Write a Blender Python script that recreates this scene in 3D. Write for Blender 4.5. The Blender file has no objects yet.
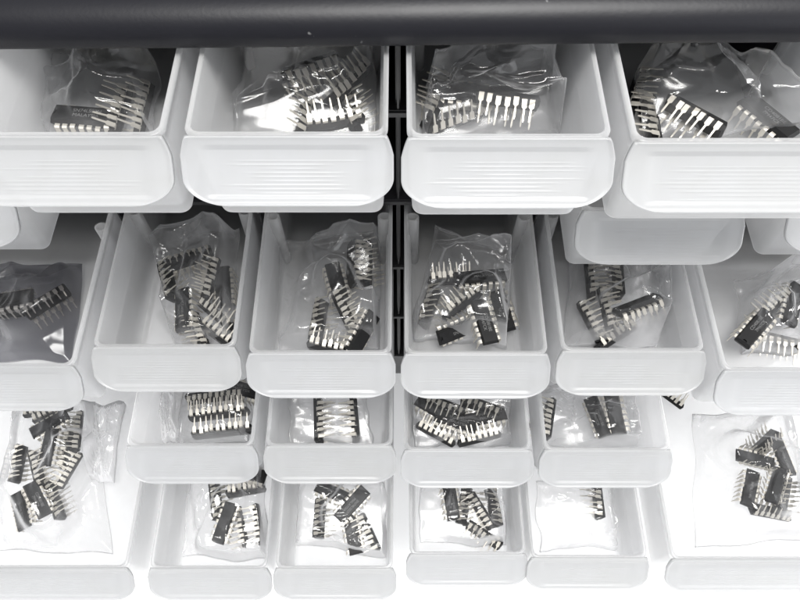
import bpy, bmesh, math, random
from mathutils import Vector, Matrix
random.seed(7)
SC = bpy.context.scene
COL = SC.collection
S = 0.057                      # one drawer width in metres; W-units below are multiples of it
PI = math.pi

# ------------------------------------------------------------------ camera numbers (W-units)
TH = math.radians(60.84); FPX = 700.0; CX0 = 0.0121; H = 7.20
CT, ST = math.cos(TH), math.sin(TH)
def ray_at_z(px, py, z):
    """world point (W-units) at height z seen at photo pixel px,py (800x600)"""
    u = (px - 400) / FPX; v = (py - 300) / FPX
    dx, dfw, ddn = u, CT - v * ST, ST + v * CT
    t = (H - z) / ddn
    return Vector((CX0 + dx * t, dfw * t, z))

# ------------------------------------------------------------------ helpers
def V(*a): return Vector(a)
def obj(name, bm, mat, parent=None, smooth=True, loc=(0, 0, 0)):
    me = bpy.data.meshes.new(name)
    bmesh.ops.recalc_face_normals(bm, faces=bm.faces)
    for v in bm.verts: v.co *= S
    bm.to_mesh(me); bm.free()
    for p in me.polygons: p.use_smooth = smooth
    if mat: me.materials.append(mat)
    o = bpy.data.objects.new(name, me); COL.objects.link(o)
    o.location = Vector(loc) * S
    if parent: o.parent = parent
    return o
def empty(name, loc, label, cat, group=None):
    o = bpy.data.objects.new(name, None); COL.objects.link(o)
    o.location = Vector(loc) * S; o.empty_display_size = 0.005
    o['label'] = label; o['category'] = cat
    if group: o['group'] = group
    return o
def tag(o, label, cat, group=None):
    o['label'] = label; o['category'] = cat
    if group: o['group'] = group
    return o
def box(bm, x0, x1, y0, y1, z0, z1, bev=0.0):
    vs = [bm.verts.new(c) for c in ((x0,y0,z0),(x1,y0,z0),(x1,y1,z0),(x0,y1,z0),(x0,y0,z1),(x1,y0,z1),(x1,y1,z1),(x0,y1,z1))]
    fs = [bm.faces.new([vs[i] for i in f]) for f in ((0,3,2,1),(4,5,6,7),(0,1,5,4),(1,2,6,5),(2,3,7,6),(3,0,4,7))]
    if bev:
        es = list({e for f in fs for e in f.edges})
        bmesh.ops.bevel(bm, geom=es, offset=bev, segments=2, affect='EDGES')
def rrect(hw, y0, y1, r, n=6):
    """rounded rectangle in plan, counter-clockwise"""
    pts = []
    for cx, cy, a0 in ((hw-r, y0+r, -90), (hw-r, y1-r, 0), (-hw+r, y1-r, 90), (-hw+r, y0+r, 180)):
        for k in range(n+1):
            a = math.radians(a0 + 90*k/n); pts.append((cx+r*math.cos(a), cy+r*math.sin(a)))
    return pts

# ------------------------------------------------------------------ materials
def new_mat(name):
    m = bpy.data.materials.new(name); m.use_nodes = True
    nt = m.node_tree; nt.nodes.clear()
    return m, nt, nt.nodes, nt.links
def nd(ns, t, **kw):
    n = ns.new(t)
    for k, v in kw.items():
        if k in n.inputs: n.inputs[k].default_value = v
        else: setattr(n, k, v)
    return n
def principled(name, col, rough=.5, metal=0., noise=None, bump=None, spec=.5, dust=False):
    m, nt, ns, ln = new_mat(name)
    o = ns.new('ShaderNodeOutputMaterial'); b = ns.new('ShaderNodeBsdfPrincipled')
    b.inputs['Base Color'].default_value = (*col, 1); b.inputs['Roughness'].default_value = rough
    b.inputs['Metallic'].default_value = metal; b.inputs['Specular IOR Level'].default_value = spec
    ln.new(b.outputs[0], o.inputs[0])
    tc = ns.new('ShaderNodeTexCoord')
    if dust:
        n = nd(ns, 'ShaderNodeTexNoise', Scale=260., Detail=2.); ln.new(tc.outputs['Object'], n.inputs['Vector'])
        r = ns.new('ShaderNodeValToRGB'); r.color_ramp.elements[0].position = .735; r.color_ramp.elements[1].position = .79
        r.color_ramp.elements[0].color = (*col, 1); r.color_ramp.elements[1].color = (.16, .16, .16, 1)
        ln.new(n.outputs['Fac'], r.inputs[0]); ln.new(r.outputs[0], b.inputs['Base Color'])
    if noise:
        n = nd(ns, 'ShaderNodeTexNoise', Scale=noise[0], Detail=6.)
        ln.new(tc.outputs['Object'], n.inputs['Vector'])
        r = ns.new('ShaderNodeMapRange'); r.inputs[3].default_value = noise[1]; r.inputs[4].default_value = noise[2]
        ln.new(n.outputs['Fac'], r.inputs[0]); ln.new(r.outputs[0], b.inputs['Roughness'])
    if bump:
        n = nd(ns, 'ShaderNodeTexNoise', Scale=bump[0], Detail=4.)
        ln.new(tc.outputs['Object'], n.inputs['Vector'])
        bp = nd(ns, 'ShaderNodeBump', Strength=bump[1], Distance=bump[2])
        ln.new(n.outputs['Fac'], bp.inputs['Height']); ln.new(bp.outputs[0], b.inputs['Normal'])
    return m

def plastic(name, col, clear, trans, gl=.34, wear=True):
    """milky translucent polypropylene"""
    m, nt, ns, ln = new_mat(name)
    out = ns.new('ShaderNodeOutputMaterial'); tc = ns.new('ShaderNodeTexCoord')
    bn = nd(ns, 'ShaderNodeTexNoise', Scale=420., Detail=3.)
    ln.new(tc.outputs['Object'], bn.inputs['Vector'])
    bp = nd(ns, 'ShaderNodeBump', Strength=.12, Distance=.0004); ln.new(bn.outputs['Fac'], bp.inputs['Height'])
    dif = nd(ns, 'ShaderNodeBsdfDiffuse', Color=(*col, 1)); ln.new(bp.outputs[0], dif.inputs['Normal'])
    tl = nd(ns, 'ShaderNodeBsdfTranslucent', Color=(*col, 1))
    sn = nd(ns, 'ShaderNodeTexNoise', Scale=45., Detail=6., Roughness=.65, Distortion=1.2); ln.new(tc.outputs['Object'], sn.inputs['Vector'])
    oi = ns.new('ShaderNodeObjectInfo')
    sa = ns.new('ShaderNodeMath'); sa.operation = 'MULTIPLY_ADD'; sa.inputs[1].default_value = .25; ln.new(oi.outputs['Random'], sa.inputs[0]); ln.new(sn.outputs['Fac'], sa.inputs[2])
    sr = ns.new('ShaderNodeValToRGB'); sr.color_ramp.elements[0].position = .35; sr.color_ramp.elements[1].position = .9
    sr.color_ramp.elements[0].color = (*col, 1); sr.color_ramp.elements[1].color = (col[0]*.93, col[1]*.925, col[2]*.90, 1)
    ln.new(sa.outputs[0], sr.inputs[0]); ln.new(sr.outputs[0], dif.inputs['Color'])
    mx = nd(ns, 'ShaderNodeMixShader', Fac=trans); ln.new(dif.outputs[0], mx.inputs[1]); ln.new(tl.outputs[0], mx.inputs[2])
    tp = nd(ns, 'ShaderNodeBsdfTransparent', Color=(.915, .915, .918, 1))
    # cloudiness of the moulding varies slowly
    cn = nd(ns, 'ShaderNodeTexNoise', Scale=28., Detail=4.); ln.new(tc.outputs['Object'], cn.inputs['Vector'])
    cr = ns.new('ShaderNodeMapRange'); cr.inputs[1].default_value = .3; cr.inputs[2].default_value = .7
    cr.inputs[3].default_value = clear*.92; cr.inputs[4].default_value = clear*1.05
    ln.new(cn.outputs['Fac'], cr.inputs[0])
    lw2 = nd(ns, 'ShaderNodeLayerWeight', Blend=.5)
    fp = ns.new('ShaderNodeMath'); fp.operation = 'POWER'; fp.inputs[1].default_value = 1.4; ln.new(lw2.outputs['Facing'], fp.inputs[0])
    sub = ns.new('ShaderNodeMath'); sub.operation = 'MULTIPLY_ADD'; sub.inputs[1].default_value = -.85*clear
    ln.new(fp.outputs[0], sub.inputs[0]); ln.new(cr.outputs[0], sub.inputs[2]); sub.use_clamp = True
    m2 = nd(ns, 'ShaderNodeMixShader'); ln.new(sub.outputs[0], m2.inputs[0])
    ln.new(mx.outputs[0], m2.inputs[1]); ln.new(tp.outputs[0], m2.inputs[2])
    g = nd(ns, 'ShaderNodeBsdfGlossy', Roughness=gl); ln.new(bp.outputs[0], g.inputs['Normal'])
    g.inputs['Color'].default_value = (1, 1, 1, 1)
    lw = nd(ns, 'ShaderNodeLayerWeight', Blend=.5)
    pw = ns.new('ShaderNodeMath'); pw.operation = 'POWER'; pw.inputs[1].default_value = 4.
    ln.new(lw.outputs['Facing'], pw.inputs[0])
    fr = ns.new('ShaderNodeMath'); fr.operation = 'MULTIPLY_ADD'; fr.inputs[1].default_value = .45; fr.inputs[2].default_value = .025
    ln.new(pw.outputs[0], fr.inputs[0])
    m3 = nd(ns, 'ShaderNodeMixShader'); ln.new(fr.outputs[0], m3.inputs[0]); ln.new(m2.outputs[0], m3.inputs[1]); ln.new(g.outputs[0], m3.inputs[2])
    ln.new(m3.outputs[0], out.inputs[0])
    return m
def film(name, milk, tint, rough=.12, spec=.05):
    m, nt, ns, ln = new_mat(name)
    out = ns.new('ShaderNodeOutputMaterial'); tc = ns.new('ShaderNodeTexCoord')
    n = nd(ns, 'ShaderNodeTexNoise', Scale=55., Detail=3., Roughness=.5, Distortion=.6)
    ln.new(tc.outputs['Object'], n.inputs['Vector'])
    bp = nd(ns, 'ShaderNodeBump', Strength=.05, Distance=.0010); ln.new(n.outputs['Fac'], bp.inputs['Height'])
    tp = nd(ns, 'ShaderNodeBsdfTransparent', Color=(*tint, 1))
    dif = nd(ns, 'ShaderNodeBsdfDiffuse', Color=(.85, .85, .86, 1)); tl = nd(ns, 'ShaderNodeBsdfTranslucent', Color=(.85, .85, .86, 1))
    dm = nd(ns, 'ShaderNodeMixShader', Fac=.45); ln.new(dif.outputs[0], dm.inputs[1]); ln.new(tl.outputs[0], dm.inputs[2])
    lw = nd(ns, 'ShaderNodeLayerWeight', Blend=.5); ln.new(bp.outputs[0], lw.inputs['Normal'])
    mk = ns.new('ShaderNodeMath'); mk.operation = 'MULTIPLY_ADD'; mk.inputs[1].default_value = milk*2.6; mk.inputs[2].default_value = milk*.07; mk.use_clamp = True
    pn = nd(ns, 'ShaderNodeTexNoise', Scale=22., Detail=2.); ln.new(tc.outputs['Object'], pn.inputs['Vector'])
    pr = ns.new('ShaderNodeMapRange'); pr.inputs[1].default_value = .40; pr.inputs[2].default_value = .72; pr.inputs[3].default_value = .3; pr.inputs[4].default_value = 3.2
    ln.new(pn.outputs['Fac'], pr.inputs[0])
    mm = ns.new('ShaderNodeMath'); mm.operation = 'MULTIPLY'; mm.use_clamp = True; ln.new(mk.outputs[0], mm.inputs[0]); ln.new(pr.outputs[0], mm.inputs[1])
    p2 = ns.new('ShaderNodeMath'); p2.operation = 'POWER'; p2.inputs[1].default_value = 2.; ln.new(lw.outputs['Facing'], p2.inputs[0])
    ln.new(p2.outputs[0], mk.inputs[0])
    m1 = nd(ns, 'ShaderNodeMixShader'); ln.new(mm.outputs[0], m1.inputs[0]); ln.new(tp.outputs[0], m1.inputs[1]); ln.new(dm.outputs[0], m1.inputs[2])
    g = nd(ns, 'ShaderNodeBsdfGlossy', Roughness=rough); ln.new(bp.outputs[0], g.inputs['Normal'])
    p3 = ns.new('ShaderNodeMath'); p3.operation = 'POWER'; p3.inputs[1].default_value = 3.; ln.new(lw.outputs['Facing'], p3.inputs[0])
    fr = ns.new('ShaderNodeMath'); fr.operation = 'MULTIPLY_ADD'; fr.inputs[1].default_value = .38; fr.inputs[2].default_value = spec
    ln.new(p3.outputs[0], fr.inputs[0])
    m2 = nd(ns, 'ShaderNodeMixShader'); ln.new(fr.outputs[0], m2.inputs[0]); ln.new(m1.outputs[0], m2.inputs[1]); ln.new(g.outputs[0], m2.inputs[2])
    ln.new(m2.outputs[0], out.inputs[0])
    return m

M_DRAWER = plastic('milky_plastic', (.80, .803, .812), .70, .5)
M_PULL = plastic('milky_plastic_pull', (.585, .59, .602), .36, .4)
M_BLACK = principled('black_plastic', (.007, .007, .0085), .42, noise=(60, .34, .52), bump=(900, .12, .0002))
M_LIP = principled('black_lip_plastic', (.005, .005, .0075), .4, noise=(35, .34, .5), bump=(700, .12, .0003), spec=.28, dust=True)
M_CHIP = principled('chip_epoxy', (.008, .008, .0085), .55, noise=(900, .48, .66), bump=(5000, .1, .0001), spec=.3)
M_PIN = principled('tinned_lead', (.64, .61, .55), .5, metal=.75, noise=(1500, .44, .62))
M_MARK = principled('laser_marking', (.15, .15, .15), .6)
M_BAG = film('clear_bag_film', .20, (.985, .985, .985))
M_BAGM = film('cloudy_bag_film', .42, (.97, .97, .97), .12)
M_BAG_DIM = film('dimmed_bag_film', .12, (.56, .56, .58), .22, .04)  # grey tint put into the film to darken the left edge drawer
M_FOLD = film('folded_white_film', 2.4, (.95, .95, .95), .15)
M_TABLE = principled('white_table', (.97, .97, .97), .6, noise=(20, .5, .7))
M_PAPER = principled('white_paper', (.82, .82, .80), .7)

# ------------------------------------------------------------------ table and cabinet
G = .0173; CS = 1.041; LIP1 = 2.45; PIT = .8807; FACE = 3.05; DEEP = 6.0
BODYH = .665
def col_left(c):          # left edge of the pull, W-units
    return {'F': -G-1-2*CS, 'A': -G-1-CS, 'B': -G-1, 'C': G, 'D': G+CS, 'E': G+2*CS}[c]
TABZ = -2.3  # table dropped below the drawers so the added fills can whiten it
bm = bmesh.new(); box(bm, -20, 20, -14, 20, TABZ-.25, TABZ)
t = obj('table', bm, M_TABLE, None, False); t['kind'] = 'structure'

cab = empty('drawer_cabinet', (0, FACE, TABZ), 'black plastic parts cabinet with rounded front lip holding the clear drawers', 'cabinet')
def cabpart(name, bm, mat=M_BLACK, smooth=False):
    for v in bm.verts: v.co.y -= FACE; v.co.z -= TABZ
    return obj(name, bm, mat, cab, smooth)
XS = 3.9
def zr(row): return H - (LIP1 + (row-1)*PIT)          # rim height of a row
# shelves (rails) under every row
for r in range(1, 6):
    bm = bmesh.new(); zt = zr(r) - BODYH - .02
    box(bm, -XS, XS, FACE, DEEP-.01, zt-.06, zt, .012)
    # raised diagonal ribs and runner seams on the shelf
    for c in 'FABCDE':
        x0 = col_left(c)
        for dx in (.2, .5, .8): box(bm, x0+dx-.006, x0+dx+.006, FACE+.05, DEEP-.05, zt-.003, zt+.008)
    cabpart('shelf', bm)
for x in (-XS+.001, -G-1-CS-.035, -G-1-.02, 0, G+1+.02, G+1+CS+.035, XS-.001):
    for r in range(1, 6):
        bm = bmesh.new(); z0 = zr(r) - BODYH - .02; z1 = zr(r) - BODYH - .02 + PIT - .06
        w = .03 if abs(x) < .01 else .012
        box(bm, x-w/2, x+w/2, FACE+.06, DEEP-.012, z0, z1)
        if abs(x) < .01: box(bm, x-.006, x+.006, FACE+.02, FACE+.06, z0, z1)
        cabpart('divider', bm)
ztop = zr(1) - BODYH - .02 + PIT - .06
for s in (-1, 1):
    bm = bmesh.new(); box(bm, s*XS if s > 0 else -XS-.08, XS+.08 if s > 0 else -XS, FACE-.02, DEEP, .02, ztop-.01, .01); cabpart('side_panel', bm)
    for yy in (4.3, 5.6):  # unseen legs, added so light passes under the cabinet onto the table
        bm = bmesh.new(); box(bm, s*(XS-.2)-.09, s*(XS-.2)+.09, yy, yy+.18, TABZ+.001, .019, .01); cabpart('added_leg', bm)
bm = bmesh.new(); box(bm, -XS, XS, DEEP-.0, DEEP+.06, .02, ztop-.002); cabpart('back_panel', bm)
zb = zr(5) - BODYH - .08
bm = bmesh.new(); box(bm, -XS, XS, FACE+.02, DEEP-.02, .02, zb-.001, .01); cabpart('base', bm)
bm = bmesh.new(); box(bm, -XS-.08, XS+.08, FACE+.25, DEEP+.06, ztop+.0, ztop+.12, .02); cabpart('top_panel', bm)
# rounded front lip: profile swept along x, very slightly tilted as in the photo
bm = bmesh.new()
prof = []
LY, LZ = 2.74, ztop - .085
def arc(cy, cz, ry, rz, a0, a1, n):
    return [(cy+ry*math.cos(math.radians(a0+(a1-a0)*k/n)), cz+rz*math.sin(math.radians(a0+(a1-a0)*k/n))) for k in range(n+1)]
prof += [(FACE+.3, LZ+.09), (FACE-.02, LZ+.07), (LY+.10, LZ+.03)]
prof += arc(LY+.05, LZ+.05, .05, .05, 270, 180, 6)
prof += arc(LY+.17, LZ+.075, .175, .145, 180, 90, 16)
prof += [(FACE+.3, LZ+.24)]
nx = 60; rings = []
for i in range(nx+1):
    x = -XS-.12 + (2*XS+.24)*i/nx
    dz = .010*math.sin(x*1.3) * .3 + .0100*x
    dent = .006*math.exp(-((x-.98)/.03)**2)
    rings.append([bm.verts.new((x, y+dent, z+dz)) for y, z in prof])
for a, b in zip(rings[:-1], rings[1:]):
    for j in range(len(prof)): bm.faces.new((a[j], a[(j+1) % len(prof)], b[(j+1) % len(prof)], b[j]))
bm.faces.new(rings[0]); bm.faces.new(rings[-1][::-1])
cabpart('front_lip', bm, M_LIP, True)

# ------------------------------------------------------------------ drawers
RIM = .468; BOT = .440; LEN = 2.62; WALL = .020
def body_bm():
    bm = bmesh.new()
    h = BODYH
    def ring(hw, y0, y1, r, z): return [bm.verts.new((x, y, z)) for x, y in rrect(hw, y0, y1, r)]
    def at(z, ins): # outer half width at height z
        return BOT + (RIM-BOT)*z/h - ins
    lv = []
    f = .05
    # outside, bottom centre to rim
    lv.append(ring(BOT-f*1.1, f*1.1+.02, LEN-f*1.1, .03, 0))
    for k in range(1, 5):
        a = math.radians(90*k/4); ins = f*(1-math.sin(a)); lv.append(ring(at(0, ins), .02+ins, LEN-ins, .055, f*(1-math.cos(a))))
    for z in (.2, .4, .56): lv.append(ring(at(z, 0), .02*(1-z/h), LEN, .055, z))
    lv.append(ring(at(h-.02, -.0), .0, LEN, .055, h-.035))
    lv.append(ring(RIM+.005, -.005, LEN+.005, .06, h-.032))
    lv.append(ring(RIM+.006, -.006, LEN+.006, .06, h-.006))
    lv.append(ring(RIM-.002, .0, LEN, .06, h))
    lv.append(ring(RIM-WALL+.002, WALL-.002, LEN-WALL, .05, h))
    lv.append(ring(RIM-WALL, WALL, LEN-WALL, .048, h-.008))
    for z, e in ((.47, 0), (.45, .010), (.43, .010), (.42, .012), (.25, .012)): lv.append(ring(at(z, WALL+e), WALL+.02*(1-z/h), LEN-WALL, .05, z))
    for k in range(4, -1, -1):
        a = math.radians(90*k/4); ins = WALL+.012+.045*(1-math.sin(a)); lv.append(ring(at(.03, ins), .02+ins, LEN-ins, .05, .03+.045*(1-math.cos(a))))
    n = len(lv[0])
    for a, b in zip(lv[:-1], lv[1:]):
        for i in range(n): bm.faces.new((a[i], a[(i+1) % n], b[(i+1) % n], b[i]))
    bm.faces.new(lv[0][::-1]); bm.faces.new(lv[-1])
    return bm
AF, AD = .205, .255
def pull_bm(seed):
    """sloped scoop front with bead edge and moulded ribs"""
    rnd = random.Random(seed)
    bm = bmesh.new(); nv, nu = 110, 40
    ribs = [(.36+.058*k, rnd.uniform(.14, .36), rnd.uniform(-.08, .08)) for k in range(10)]
    def prof(v):   # slope profile, v 0..1 from lip to lower edge
        y = -.012 - AF*(.15*v + .85*v**1.25); z = BODYH - .004 - AD*(v**.93)
        return y, z
    def hw(v):
        a = .468 + .032*min(1, v/.28)**.7
        r = .40
        if v > 1-r:
            t = (v-(1-r))/r; a -= .22*(1-math.sqrt(max(0, 1-t*t)))
        return a
    top = []; bot = []
    for j in range(nv+1):
        v = j/nv; y, z = prof(v); w = hw(v)
        y2, z2 = prof(min(1, v+.01)); y1, z1 = prof(max(0, v-.01))
        d = Vector((0, y2-y1, z2-z1)).normalized(); nrm = Vector((0, d.z, -d.y))   # outward (towards -y, +z)
        if nrm.y > 0: nrm = -nrm
        ra, rb = [], []
        for i in range(nu+1):
            s = 2*i/nu-1; x = w*math.sin(s*PI/2*.97)/math.sin(PI/2*.97)
            e = 0.
            ed = min(w-abs(x), (1-v)*.33)
            bead = .008*math.exp(-((ed-.006)/.008)**2)
            rb_ = 0.
            for rv, rl, rc in ribs:
                if abs(v-rv) < .03:
                    fall = max(0, min(1, (rl-abs(x-rc))/.05)); rb_ += .0022*fall*max(0, 1-abs(v-rv)/.014)
            sag = -.020*math.sin(PI*min(1, max(0, (.40-abs(x))/.16)))*0
            panel = -.010*max(0, min(1, (.40-abs(x))/.05))*max(0, min(1, (v-.12)/.08))*max(0, min(1, (.9-v)/.06))
            p = Vector((x, y, z)) + nrm*(bead+rb_+panel)
            ra.append(bm.verts.new(p)); rb.append(bm.verts.new(Vector((x, y, z)) - nrm*.018))
        top.append(ra); bot.append(rb)
    for j in range(nv):
        for i in range(nu):
            bm.faces.new((top[j][i], top[j][i+1], top[j+1][i+1], top[j+1][i]))
            bm.faces.new((bot[j][i], bot[j+1][i], bot[j+1][i+1], bot[j][i+1]))
    for j in range(nv):
        bm.faces.new((top[j][0], top[j+1][0], bot[j+1][0], bot[j][0])); bm.faces.new((top[j][nu], bot[j][nu], bot[j+1][nu], top[j+1][nu]))
    for i in range(nu):
        bm.faces.new((top[0][i], bot[0][i], bot[0][i+1], top[0][i+1])); bm.faces.new((top[nv][i], top[nv][i+1], bot[nv][i+1], bot[nv][i]))
    return bm
def post_bm(s):
    bm = bmesh.new(); n = 14; r = .05; cx = s*(RIM-WALL-.004); h0, h1 = .05, BODYH-.02
    a, b, c, d = [], [], [], []
    for k in range(n):
        t = 2*PI*k/n
        dx = r*math.cos(t); dy = r*.8*math.sin(t)
        a.append(bm.verts.new((cx-s*.02*(1) + dx*.9 - s*.022, 1.12+dy, h0))); b.append(bm.verts.new((cx - s*.03 + dx, 1.12+dy, h1)))
        c.append(bm.verts.new((cx - s*.03 + dx*.72, 1.12+dy*.72, h1))); d.append(bm.verts.new((cx - s*.03 + dx*.72, 1.12+dy*.72, h1-.3)))
    for k in range(n):
        q = (k+1) % n
        bm.faces.new((a[k], a[q], b[q], b[k])); bm.faces.new((b[k], b[q], c[q], c[k])); bm.faces.new((c[k], c[q], d[q], d[k]))
    bm.faces.new(a); bm.faces.new(d)
    return bm

#          fwd lip, phrase used in labels
DR = {
 'A1': (2.240, 'top left drawer'), 'B1': (2.242, 'top row drawer left of divider'),
 'C1': (2.229, 'top row drawer right of divider'), 'D1': (2.203, 'top right drawer'),
 'F2': (2.58, ''), 'D2': (2.465, ''), 'E2': (2.54, ''),
 'F3': (1.858, 'middle row drawer at left edge'), 'A3': (1.996, 'middle row drawer second from left'),
 'B3': (1.951, 'middle row drawer left of divider'), 'C3': (1.946, 'middle row drawer right of divider'),
 'D3': (1.968, 'middle row drawer second from right'), 'E3': (1.828, 'middle row drawer at right edge'),
 'A4': (1.597, 'fourth row leftmost drawer'), 'B4': (1.597, 'fourth row drawer left of centre'),
 'C4': (1.565, 'fourth row drawer right of centre'), 'D4': (1.567, 'fourth row rightmost drawer'),
 'F5': (.865, 'bottom left corner drawer'), 'A5': (.862, 'bottom row drawer second from left'),
 'B5': (.862, 'bottom row drawer left of centre'), 'C5': (.971, 'bottom row drawer right of centre'),
 'D5': (.943, 'bottom row drawer second from right'), 'E5': (.932, 'bottom right corner drawer'),
}
DLAB = {
 'A1': 'clear drawer at top left, one chip lying flat beside upright ones',
 'B1': 'clear drawer in the top row just left of the black divider',
 'C1': 'clear drawer in the top row just right of the black divider',
 'D1': 'bright clear drawer pulled out at top right, overlapping the one below',
 'F2': 'clear drawer corner peeking out at left edge below the top left drawer',
 'D2': 'empty looking clear drawer tucked under the top right drawer, ribbed pull showing',
 'E2': 'clear drawer corner peeking out at right edge below the top right drawer',
 'F3': 'clear drawer with bag tinted grey to dim it at left edge of middle row',
 'A3': 'clear drawer second from left in middle row, bag bunched to its right',
 'B3': 'clear drawer in middle row left of the black divider, chips at its right',
 'C3': 'clear drawer in middle row right of the black divider, chips in cluster',
 'D3': 'clear drawer in middle row under the empty looking ribbed drawer',
 'E3': 'clear drawer at right edge of middle row with a stapled bag',
 'A4': 'clear drawer in fourth row, leftmost, with rows of pin-showing chip pins',
 'B4': 'clear drawer in fourth row left of centre holding upright pin-showing chips',
 'C4': 'clear drawer in fourth row right of centre, packed with jumbled chips',
 'D4': 'pale clear drawer in fourth row, rightmost, two dark chips at its middle',
 'F5': 'large looking clear drawer at bottom left corner with a tall chip pile',
 'A5': 'clear drawer second from left in bottom row, chips against its right wall',
 'B5': 'clear drawer in bottom row left of centre, chips fanned out',
 'C5': 'clear drawer in bottom row right of centre, small chip heap',
 'D5': 'pale clear drawer in bottom row with a single upright chip',
 'E5': 'pale clear drawer at bottom right corner with chip heap at right',
}
GR_D = 'clear storage drawers pulled out of the cabinet'
protos = None
DPOS = {}
EXTRA = {'D1': .30, 'F5': .62, 'E5': .62, 'F3': .45, 'E3': .45}
SHIFT = {'F2': -.20, 'E2': .24, 'F5': -.06, 'A5': .025, 'C5': .045, 'D5': -.01, 'E5': .09}
def widened(me, ex):
    m = me.copy()
    sg = 1 if ex > 0 else -1
    for v in m.vertices:
        if v.co.x*sg > .02*S: v.co.x += ex*S
    return m
pull_meshes = []
for i, (k, (fw, ph)) in enumerate(DR.items()):
    row = int(k[1]); xc = col_left(k[0]) + .5 + SHIFT.get(k, 0); zf = zr(row) - BODYH
    root = empty('storage_drawer', (xc, fw, zf), DLAB[k], 'drawer', GR_D)
    DPOS[k] = (xc, fw, zf)
    if protos is None:
        b = obj('body', body_bm(), M_DRAWER, root); 
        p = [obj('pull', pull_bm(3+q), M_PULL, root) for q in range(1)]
        pull_meshes = [p[0].data]
        for q in range(1, 4):
            tmp = obj('pull', pull_bm(3+q), M_PULL, None); pull_meshes.append(tmp.data); bpy.data.objects.remove(tmp)
        posts = [obj('divider_post', post_bm(s), M_DRAWER, root) for s in (-1, 1)]
        protos = [b, p[0]] + posts
    else:
        for o in protos:
            c = o.copy(); COL.objects.link(c); c.parent = root
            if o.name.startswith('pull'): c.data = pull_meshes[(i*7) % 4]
            if k in EXTRA:
                ex = EXTRA[k]*(-1 if k[0] == 'F' else 1)
                if o.name.startswith('divider_post') and k[1] == '5': bpy.data.objects.remove(c)
                elif o.name.startswith('divider_post'):
                    if (o.data.vertices[0].co.x > 0) == (ex > 0): c.location.x += ex*S
                else: c.data = widened(c.data, ex)

# ------------------------------------------------------------------ chips
CL, CW, CH = .338, .112, .058          # DIP-14 body in W-units
PP = CL/7.6
def chip_body_bm(n):
    L = PP*(n+.55); bm = bmesh.new()
    d = .010
    def loop(z, ins): return [bm.verts.new((x, y, z)) for x, y in ((-L/2+ins, -CW/2+ins), (L/2-ins, -CW/2+ins), (L/2-ins, CW/2-ins), (-L/2+ins, CW/2-ins))]
    a, b, b2, c = loop(0, d), loop(CH*.47, 0), loop(CH*.53, 0), loop(CH, d)
    for p, q in ((a, b), (b, b2), (b2, c)):
        for i in range(4): bm.faces.new((p[i], p[(i+1) % 4], q[(i+1) % 4], q[i]))
    bm.faces.new(a[::-1])
    # top with an end notch
    ny = .018; nx_ = .018
    nv = [bm.verts.new((-L/2+d+.0, -ny, CH)), bm.verts.new((-L/2+d+nx_, -ny*.6, CH)), bm.verts.new((-L/2+d+nx_, ny*.6, CH)), bm.verts.new((-L/2+d, ny, CH))]
    bm.faces.new((c[0], c[1], c[2], c[3], nv[3], nv[2], nv[1], nv[0]))
    lo = [bm.verts.new((v.co.x, v.co.y, CH-.014)) for v in nv]
    bm.faces.new(lo)
    for i in range(3): bm.faces.new((nv[i], nv[i+1], lo[i+1], lo[i]))
    bmesh.ops.bevel(bm, geom=[e for e in bm.edges if e.is_manifold and e.calc_face_angle(0) > .5], offset=.0028, segments=1, affect='EDGES')
    return bm
def pin_bm(s):
    """one lead: shoulder out of the body side, wide blade, narrow tip (s = side)"""
    bm = bmesh.new(); th = .0048
    path = [(CW/2-.006, CH*.5, .0265), (CW/2+.012, CH*.5, .0265), (CW/2+.020, CH*.42, .0265), (CW/2+.0235, CH*.5-.045, .0265), (CW/2+.0240, CH*.5-.053, .010), (CW/2+.027, -.080, .0085), (CW/2+.027, -.092, .005)]
    prev = None
    for i, (y, z, w) in enumerate(path):
        a = path[max(0, i-1)]; b = path[min(len(path)-1, i+1)]
        t = Vector((b[0]-a[0], b[1]-a[1])).normalized(); n = Vector((-t.y, t.x))*th/2
        q = [bm.verts.new((-w/2, s*(y+n.x), z+n.y)), bm.verts.new((w/2, s*(y+n.x), z+n.y)), bm.verts.new((w/2, s*(y-n.x), z-n.y)), bm.verts.new((-w/2, s*(y-n.x), z-n.y))]
        if prev:
            for k in range(4): bm.faces.new((prev[k], prev[(k+1) % 4], q[(k+1) % 4], q[k]))
        else: bm.faces.new(q[::-1])
        prev = q
    bm.faces.new(prev)
    return bm
_o = obj('chip_body', chip_body_bm(7), M_CHIP, None, False); BODY7 = _o.data; bpy.data.objects.remove(_o)
_o = obj('chip_body', chip_body_bm(8), M_CHIP, None, False); BODY8 = _o.data; bpy.data.objects.remove(_o)
_o = obj('chip_body', chip_body_bm(10), M_CHIP, None, False); BODY10 = _o.data; bpy.data.objects.remove(_o)
PINM = {}
for s in (-1, 1):
    _o = obj('pin', pin_bm(s), M_PIN, None, False); PINM[s] = _o.data; bpy.data.objects.remove(_o)
def text_mesh(txt, size):
    cu = bpy.data.curves.new('marking', 'FONT'); cu.body = txt; cu.size = size*S; cu.align_x = 'CENTER'; cu.align_y = 'CENTER'
    o = bpy.data.objects.new('marking', cu); COL.objects.link(o)
    dg = bpy.context.evaluated_depsgraph_get(); dg.update()
    me = bpy.data.meshes.new_from_object(o.evaluated_get(dg)); bpy.data.objects.remove(o)
    me.materials.clear(); me.materials.append(M_MARK)
    return me
MARK = [text_mesh('SN74LS02N\nMALAYSIA', .031), text_mesh('CD4081BE\n7M47CK', .031), text_mesh('HD74LS32P\n9A21', .031), text_mesh('SN74LS14N', .031)]
GR_C = 'loose black chips bagged in the drawers'
chip_tops = {}          # drawer -> list of (p1, p2, top z)
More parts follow.
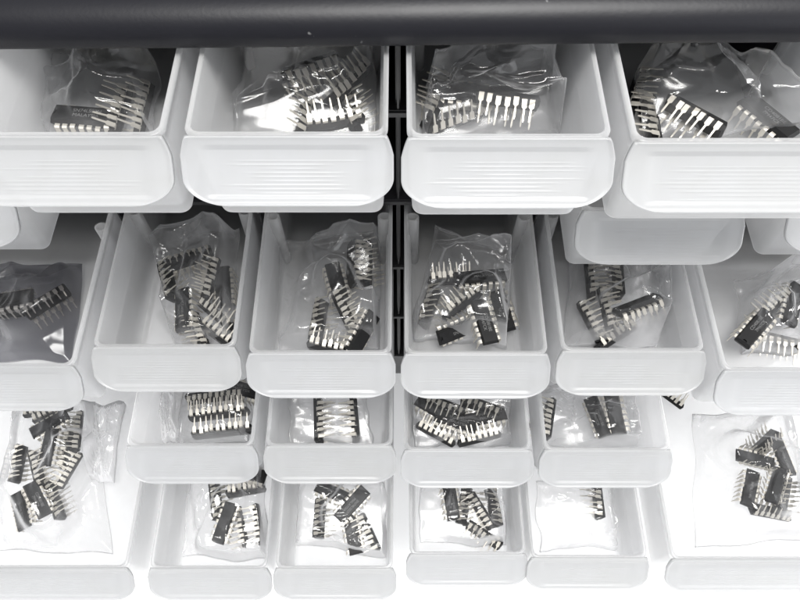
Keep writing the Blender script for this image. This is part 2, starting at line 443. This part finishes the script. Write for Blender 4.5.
def wl(dk): return EXTRA.get(dk, 0) if dk[0] == 'F' else 0
def wr(dk): return EXTRA.get(dk, 0) if dk[0] != 'F' else 0
def make_chip(dk, x1, y1, x2, y2, roll, lev, label, n=7, mark=None):
    xc, fw, zf = DPOS[dk]
    a = math.radians(roll)
    # lowest extent below the rotation centre (body centre)
    pts = [Vector((y, z-CH/2)) for y in (-CW/2, CW/2) for z in (0, CH)] + [Vector((s*(CW/2+.027), -.092-CH/2)) for s in (-1, 1)]
    zs = [p.x*math.sin(a)*-1*-1 + p.y*math.cos(a) for p in pts]
    lowest = min(zs); highest = max(zs)
    z0 = zf + .034 + lev*.085 - lowest
    p1, p2 = ray_at_z(x1, y1, z0), ray_at_z(x2, y2, z0)
    mid = (p1+p2)/2; d = p2-p1; yaw = math.atan2(d.y, d.x)
    # stay within the drawer walls
    half = CL/2*1.07*(1.3 if n == 10 else 1.12 if n == 8 else 1)+.02
    ex, ey = abs(math.cos(yaw))*half + abs(math.sin(yaw))*.09, abs(math.sin(yaw))*half + abs(math.cos(yaw))*.09
    mid.x = max(xc-.425-wl(dk)+ex, min(xc+.425+wr(dk)-ex, mid.x)) if ex < .42 else xc
    mid.y = max(fw+.055+ey, mid.y)
    tilt = random.uniform(-.05, .09) if lev else random.uniform(-.015, .03)
    Mx = Matrix.Rotation(yaw, 4, 'Z') @ Matrix.Rotation(tilt, 4, 'Y') @ Matrix.Rotation(a, 4, 'X') @ Matrix.Scale(1.07, 4) @ Matrix.Translation((0, 0, -CH/2*S))
    root = empty('chip', mid, label + ' in ' + DR[dk][1], 'chip', GR_C)
    root.matrix_world = Matrix.Translation(mid*S) @ Mx
    b = bpy.data.objects.new('chip_body', {7: BODY7, 8: BODY8, 10: BODY10}[n]); COL.objects.link(b); b.parent = root
    for s in (-1, 1):
        for i in range(n):
            p = bpy.data.objects.new('pin', PINM[s]); COL.objects.link(p); p.parent = root
            p.location = ((i-(n-1)/2)*PP*S, 0, 0); p.rotation_euler = (random.gauss(0, .07), random.gauss(0, .03), random.gauss(0, .04))
    if mark is None and abs(roll) <= 60 and 'blank' not in label and random.random() < .7: mark = random.randrange(4)
    if mark is not None:
        m = bpy.data.objects.new('marking', MARK[mark]); COL.objects.link(m); m.parent = root; m.location = (.02*S, 0, (CH+.0012)*S)
    dd = Vector((math.cos(yaw), math.sin(yaw)))*CL/2
    chip_tops.setdefault(dk, []).append((mid.xy-dd, mid.xy+dd, z0+highest+abs(tilt)*.17))
# roll: 0 = pins down, 90 = pins point right of the direction p1>p2, 180 = belly up
CHIPS = {
 'A1': [(43,115,98,119,0,0,'marked chip lying flat on its pins',7,0), (147,98,139,132,-115,0,'chip, pins left, nearest the right wall',8), (126,98,114,134,-115,0,'chip on edge beside the marked one, pins pointing left',7)],
 'B1': [(279,79,336,56,-55,1,'topmost tilted chip with full row of pins'), (310,98,301,129,-125,0,'chip showing belly, pins to the lower left',8), (345,94,356,126,115,0,'pin-showing chip with pins crossing, right of centre'), (369,73,343,97,-130,1,'chip high against the right wall'), (320,127,348,122,118,0,'low chip half hidden behind the front wall')],
 'C1': [(446,88,433,116,-95,0,'steep chip with thin pins pointing left'), (421,128,468,111,158,0,'chip tipped back with pins pointing up, front left'), (447,91,474,94,10,0,'short looking chip seen behind the left pile'), (478,95,537,104,-60,1,'long tilted chip with seven bright pins at centre')],
 'D1': [(638,84,630,108,100,0,'chip mostly hidden by the left wall, thin pins out'), (648,108,653,140,-98,0,'pin-showing chip with two columns of pins at left'), (669,102,721,130,-70,1,'long diagonal chip with pins hanging down'), (757,103,795,133,0,0,'flat dark chip lying alone at right')],
 'F3': [(-8,303,26,297,0,1,'flat dark chip at far left'), (30,312,63,292,-95,1,'pin-showing chip pointing to upper right'), (0,312,32,309,90,0,'chip on edge under the flat one')],
 'A3': [(157,264,166,300,115,0,'lone upright chip at left, pins pointing right'), (166,267,214,250,-112,1,'black chip across the top of the heap'), (217,258,204,303,-125,1,'bright pinned chip slanting through the middle'), (222,268,224,306,0,0,'dark flat chip behind the slanting one'), (183,292,183,328,25,0,'glossy upright chip under shiny film'), (206,306,230,326,112,0,'pin-showing chip at lower right'), (211,331,229,344,95,0,'front right corner chip'), (196,322,205,348,-110,0,'chip with pins left, beside the front wall')],
 'B3': [(353,242,352,286,65,0,'tall dark chip at back right, pins pointing right',8), (367,240,366,288,110,0,'chip on edge hugging the right wall',8), (333,268,341,298,0,0,'blank dark chip near the middle'), (312,345,350,353,105,0,'pin-showing chip against the front wall'), (374,316,354,351,-50,1,'slanted chip with matt top, front right'), (322,302,315,340,125,0,'left chip of the pile, pins pointing right'), (338,298,352,327,115,1,'chip under crumpled film at centre')],
 'C3': [(434,281,467,279,110,0,'black chip at back left with thin pins up'), (457,280,503,275,-15,1,'marked topmost chip',8,0), (430,289,418,325,125,0,'chip at left with pins pointing right'), (446,316,478,293,100,1,'pin-showing chip slanting across the centre'), (442,337,476,323,50,0,'dark chip below the pin-showing one'), (478,302,491,342,0,2,'marked chip lying nearest the front, topmost',7,1), (497,292,508,330,15,0,'dark chip at right with pins fanned right')],
 'D3': [(588,264,591,293,100,0,'pin-showing chip at back left'), (617,263,619,293,-95,0,'pin-showing chip at back centre'), (580,304,600,343,110,0,'chip leaning left with bright pins inward'), (612,315,664,296,-50,2,'big black topped chip with pins hanging, right'), (601,347,630,329,100,0,'pin-showing chip touching the front wall'), (603,300,608,322,112,1,'chip wedged in the middle of the pile')],
 'E3': [(740,346,770,311,0,2,'chip with pale end line slanting to upper right'), (764,318,785,302,80,1,'chip on edge behind the slanting one'), (795,289,790,320,-25,1,'dark topped chip with pins at its left'), (760,336,802,346,-75,0,'pin-showing chip in front, bright pins')],
 'A4': [(186,400,246,392,-95,0,'rear chip on edge, pins toward the front',10), (190,418,249,411,100,0,'middle chip on edge, pins toward the back',10), (196,435,250,429,95,0,'front chip on edge, pins toward the back',10), (231,386,250,391,0,0,'chip just visible at the back right')],
 'B4': [(318,399,319,441,95,0,'left of two facing chips on edge',8), (353,398,356,440,-95,0,'right of two facing chips on edge',8)],
 'C4': [(415,405,430,414,0,0,'dark chip at back left'), (434,402,456,410,-98,1,'bright pin-showing chip at back'), (418,425,453,444,110,0,'chip slanting down to the front centre'), (445,418,467,425,0,0,'dark chip in the centre'), (457,444,501,434,105,1,'chip along the front right, pins up'), (470,402,492,410,-98,1,'pin-showing chip at back right'), (472,420,500,414,0,0,'dark chip at right')],
 'D4': [(590,397,606,437,30,0,'left of two slanting dark chips'), (611,397,619,430,20,1,'right of two slanting dark chips'), (551,402,546,437,-98,0,'pin-showing chip behind cloudy film at left')],
 'F5': [(22,415,55,407,110,0,'rear chip with pins up'), (26,438,73,410,0,1,'dark flat chip slanting near the rear'), (80,413,76,452,-120,0,'chip at upper right, pins pointing left',8), (53,430,44,465,0,1,'dark flat chip in the middle'), (22,447,14,481,110,0,'pale pinned chip at left'), (78,457,61,484,-130,1,'chip at right of the middle'), (27,478,48,522,-15,1,'dark chip low in the middle'), (16,489,26,533,10,0,'dark chip lowest at left'), (40,420,66,408,100,1,'second rear chip with pins up'), (70,435,64,466,-100,0,'chip on edge under the slanting flat one'), (34,455,40,484,95,1,'chip between the pale one and the middle'), (48,480,61,520,105,0,'bright pinned chip lowest at right',8)],
 'A5': [(214,484,218,520,112,0,'pin-showing chip at left of the heap'), (231,506,218,540,0,1,'dark flat chip lowest at left'), (238,508,246,546,-98,0,'pin-showing chip lowest in the middle'), (256,506,261,543,-95,0,'pin-showing chip by the right wall'), (236,470,260,476,0,1,'dark chip at the rear of the heap'), (230,494,262,488,90,0,'chip on edge under shiny film')],
 'B5': [(321,487,347,499,0,0,'rear chip of the fan'), (368,487,336,522,-10,1,'dark chip crossing the middle'), (321,500,318,538,120,0,'left chip, pins pointing right'), (349,516,356,552,0,0,'dark chip lowest in the middle'), (368,515,385,551,-95,0,'pin-showing chip lowest at right')],
 'C5': [(449,488,453,513,0,0,'dark chip at left'), (467,488,461,523,125,0,'upright chip, pins pointing right'), (493,490,500,525,-130,0,'upright chip, pins pointing left'), (474,500,488,522,-98,1,'pin-showing chip on top'), (479,528,500,542,-100,0,'small looking chip nearest the front')],
 'D5': [(596,483,600,516,-98,0,'single pin-showing chip')],
 'E5': [(755,457,783,430,140,0,'rear chip with pins up'), (777,443,789,472,0,0,'dark chip at upper right'), (735,455,775,464,180,1,'long pin-showing chip across the heap'), (753,474,747,503,0,0,'dark chip at left of the heap'), (781,468,771,503,-150,1,'chip with bright pins on top'), (748,508,790,516,145,0,'chip nearest the front, pins up'), (797,478,792,508,150,0,'chip by the right edge'), (660,391,674,401,118,0,'lone chip far back at left')],
}
for dk, lst in CHIPS.items():
    for c in lst: make_chip(dk, *c)

# ------------------------------------------------------------------ bags
from mathutils import noise as mn
def smooth01(t): t = max(0, min(1, t)); return t*t*(3-2*t)
def make_bag(dk, corners, label, mat=M_BAG, puff=.12, seed=0, nu=84, nv=84, crease=.026):
    """corners: four (px, py, lift) going round: back-left, back-right, front-right, front-left"""
    xc, fw, zf = DPOS[dk]; rnd = random.Random(seed*13+5)
    base = zf + .036
    P = []
    for px, py, lift in corners:
        p = ray_at_z(px, py, base+lift)
        P.append(Vector((max(xc-.425-wl(dk), min(xc+.425+wr(dk), p.x)), max(fw+.07, p.y), base+lift)))
    cre = []
    for k in range(26):
        a = rnd.uniform(0, PI); cre.append((math.cos(a), math.sin(a), rnd.uniform(-.15, 1.15)*.7, rnd.uniform(.008, .022), rnd.uniform(-.6, 1), rnd.uniform(0, 1), rnd.uniform(0, 1), rnd.uniform(.2, .5)))
    off = Vector((rnd.uniform(0, 50), rnd.uniform(0, 50), rnd.uniform(0, 50)))
    tops = chip_tops.get(dk, [])
    gp = [[None]*(nu+1) for _ in range(nv+1)]; need = [[0.]*(nu+1) for _ in range(nv+1)]
    for j in range(nv+1):
        v = j/nv
        for i in range(nu+1):
            u = i/nu
            p = P[0]*(1-u)*(1-v) + P[1]*u*(1-v) + P[2]*u*v + P[3]*(1-u)*v
            # wavy outline
            e = 4*u*(1-u); f = 4*v*(1-v)
            w = mn.noise(Vector((u*3, v*3, 0))+off)*.05
            p = p + Vector((w*(1-e)*1.0, mn.noise(Vector((u*3, v*3, 9))+off)*.05*(1-f), 0))
            p.x = max(xc-.43-wl(dk), min(xc+.43+wr(dk), p.x)); p.y = max(fw+.065, p.y)
            gp[j][i] = p
            h = 0.
            for a, b, tz in tops:
                ab = b-a; t = max(0, min(1, (p.xy-a).dot(ab)/ab.length_squared)); dist = (p.xy-(a+ab*t)).length
                h = max(h, (tz+.024-base)*(1-smooth01((dist-.12)/.13)))
            need[j][i] = h
    # drape: relax while staying above the chips
    hh = [[max(need[j][i], puff*(max(0, 16*(i/nu)*(1-i/nu)*(j/nv)*(1-j/nv)))**.5) for i in range(nu+1)] for j in range(nv+1)]
    for it in range(5):
        h2 = [r[:] for r in hh]
        for j in range(1, nv):
            for i in range(1, nu):
                h2[j][i] = max(need[j][i], (hh[j-1][i]+hh[j+1][i]+hh[j][i-1]+hh[j][i+1])/4)
        hh = h2
    bm = bmesh.new(); T = []; B = []
    for j in range(nv+1):
        rt, rb = [], []
        for i in range(nu+1):
            u, v = i/nu, j/nv; p = gp[j][i]; edge = min(1, min(u, 1-u, v, 1-v)/.06)
            c = 0.
            for cxx, cyy, d0, wd, am, cu, cv, cr in cre:
                dd = abs(u*cxx+v*cyy-d0+.03*mn.noise(Vector((u*4, v*4, d0*9))))
                c += am*crease*max(0, 1-dd/wd/1.3)*math.exp(-(((u-cu)**2+(v-cv)**2)/cr**2))
            n1 = mn.noise(Vector((u*5, v*5, 3))+off); n2 = mn.noise(Vector((u*11, v*11, 7))+off)
            f1 = mn.voronoi(Vector((u*2.6+n1*.25, v*2.6+n1*.2, 0))+off)[0][0]; f2 = mn.voronoi(Vector((u*6+n1*.4, v*6-n1*.4, 4))+off)[0][0]
            rid = .11*f1*f1 + .020*f2*f2*(1+n1)
            lift = p.z-base
            z = base + lift + (hh[j][i] + c + max(-.01, rid))*edge + .006
            rt.append(bm.verts.new((p.x, p.y, z)))
            rb.append(bm.verts.new((p.x, p.y, base + lift*.8 + .004*edge*(1+n1))) if 0 < i < nu and 0 < j < nv else rt[-1])
        T.append(rt); B.append(rb)
    for j in range(nv):
        for i in range(nu):
            bm.faces.new((T[j][i], T[j+1][i], T[j+1][i+1], T[j][i+1]))
            q = (B[j][i], B[j][i+1], B[j+1][i+1], B[j+1][i])
            if bm.faces.get(q) is None: bm.faces.new(q)
    o = (P[0]+P[2])/2; o.z = base
    for v in bm.verts: v.co -= o
    b = obj('plastic_bag', bm, mat, None, True, o)
    return tag(b, label + ' in ' + DR[dk][1], 'bag', 'clear bags of chips lying in the drawers')
BAGS = [
 ('A1', [(52,58,.25),(158,62,.28),(158,150,0),(35,150,0)], 'clear bag over chips, torn edge glinting', M_BAG, .10),
 ('B1', [(225,95,.2),(372,48,.32),(376,150,0),(205,150,0)], 'crumpled clear bag with rounded fold at left', M_BAG, .16),
 ('C1', [(425,84,.22),(545,60,.30),(585,140,0),(420,145,0)], 'clear bag with a stiff raised fold', M_BAGM, .10),
 ('D1', [(640,70,.25),(700,45,.45),(815,120,.2),(640,150,0)], 'bright clear bag pleated to a peak', M_BAG, .16),
 ('F3', [(-45,270,.05),(84,262,.06),(72,362,.0),(-45,362,.0)], 'clear bag tinted grey to dim the floor', M_BAG_DIM, .08),
 ('A3', [(155,255,.10),(238,228,.30),(234,345,0),(175,345,0)], 'clear bag with mouth slanting up', M_BAG, .08),
 ('B3', [(272,243,.22),(380,232,.28),(382,352,0),(268,352,0)], 'clear bag with smooth cloudy panel at left', M_BAG, .10),
 ('C3', [(432,226,.28),(512,254,.26),(508,348,0),(412,340,0)], 'clear bag with a pointed flap at the back', M_BAGM, .10),
 ('D3', [(572,255,.10),(668,255,.28),(672,348,0),(565,348,0)], 'clear bag with sharp bright folds', M_BAGM, .12),
 ('E3', [(738,282,.15),(815,255,.30),(815,352,0),(738,356,0)], 'clear bag closed by a staple', M_BAGM, .14),
 ('A4', [(165,385,.12),(250,380,.15),(250,444,0),(165,444,0)], 'clear bag stretched over rows of pins', M_BAG, .06),
 ('B4', [(285,395,.15),(368,393,.15),(372,446,0),(290,446,0)], 'clear bag with crumpled left end', M_BAG, .08),
 ('C4', [(412,396,.12),(512,394,.18),(520,447,0),(412,447,0)], 'clear bag packed with chips', M_BAG, .08),
 ('D4', [(540,390,.2),(640,392,.12),(636,448,0),(540,448,0)], 'cloudy bag with pale left side', M_BAGM, .12),
 ('F5', [(6,400,.10),(96,402,.12),(112,552,0),(-4,552,0)], 'clear bag pulled tight round a tall pile', M_BAGM, .06),
 ('A5', [(166,470,.10),(268,462,.12),(268,562,0),(162,556,0)], 'cloudy bag spreading to the left wall', M_BAGM, .08),
 ('B5', [(295,480,.12),(385,482,.12),(388,558,0),(292,545,0)], 'clear bag round fanned chips', M_BAGM, .06),
 ('C5', [(422,482,.10),(514,482,.10),(520,546,0),(418,544,0)], 'clear bag round a small heap', M_BAGM, .06),
 ('D5', [(538,482,.12),(638,482,.12),(638,550,0),(538,548,0)], 'cloudy bag with one chip', M_BAGM, .08),
 ('F5', [(96,402,.30),(122,404,.30),(112,480,.18),(92,482,.10)], 'white folded bag end standing beside the pile', M_FOLD, .05),
 ('A4', [(150,388,.22),(180,388,.25),(178,444,.0),(146,444,0)], 'white crumpled bag end at the left wall', M_FOLD, .08),
 ('E5', [(694,412,.12),(815,412,.12),(815,542,0),(692,546,0)], 'cloudy bag round a chip heap', M_BAGM, .06),
]
for i, (dk, cs, lab, mt, pf) in enumerate(BAGS): make_bag(dk, cs, lab, mt, pf, seed=i+1)

# ------------------------------------------------------------------ light, world, camera
def area(name, loc, target, size, power, col=(1, 1, 1), size_y=None):
    l = bpy.data.lights.new(name, 'AREA'); l.energy = power; l.size = size*S; l.color = col
    if size_y: l.shape = 'RECTANGLE'; l.size_y = size_y*S
    o = bpy.data.objects.new(name, l); COL.objects.link(o); o.location = Vector(loc)*S
    d = (Vector(target)-Vector(loc)); o.rotation_euler = d.to_track_quat('-Z', 'Y').to_euler()
    return o
area('ceiling_lamp', (1.6, -2.0, 20), (.3, 1.5, 3), 10, 14.0, (1, .99, .97), 6)
area('window_lamp', (11, -7, 8), (0.5, 1.0, 2), 8, 1.1, (.95, .975, 1.0))
area('low_fill', (.6, -3.2, -1.6), (.3, 4.5, TABZ-.2), 12, .35, (1, .99, .98), .9)  # added fill from low in front, brightens the table beneath the drawers
for sx in (-1, 1): area('side_fill', (sx*15, 3.0, -.8), (sx*.6, 3.4, TABZ), 4, 3.3, (1, .99, .98), 1.2)  # added pair of fills, whiten the table from both sides
w = bpy.data.worlds.new('World'); SC.world = w; w.use_nodes = True
bg = w.node_tree.nodes['Background']; bg.inputs[0].default_value = (.95, .97, 1, 1); bg.inputs[1].default_value = .55

cam = bpy.data.cameras.new('camera'); co = bpy.data.objects.new('camera', cam); COL.objects.link(co)
cam.sensor_width = 36; cam.lens = FPX/800*36; cam.clip_start = .005; cam.clip_end = 50
co.location = (CX0*S, 0, H*S); co.rotation_euler = (PI/2-TH, 0, 0)
SC.camera = co
SC.view_settings.view_transform = 'Standard'; SC.view_settings.look = 'None'
SC.view_settings.exposure = .43; SC.view_settings.gamma = 1
cy = SC.cycles
cy.transparent_max_bounces = 40; cy.max_bounces = 12; cy.diffuse_bounces = 6; cy.transmission_bounces = 8; cy.glossy_bounces = 4
cy.use_denoising = True; cy.sample_clamp_indirect = 6; cy.caustics_reflective = False
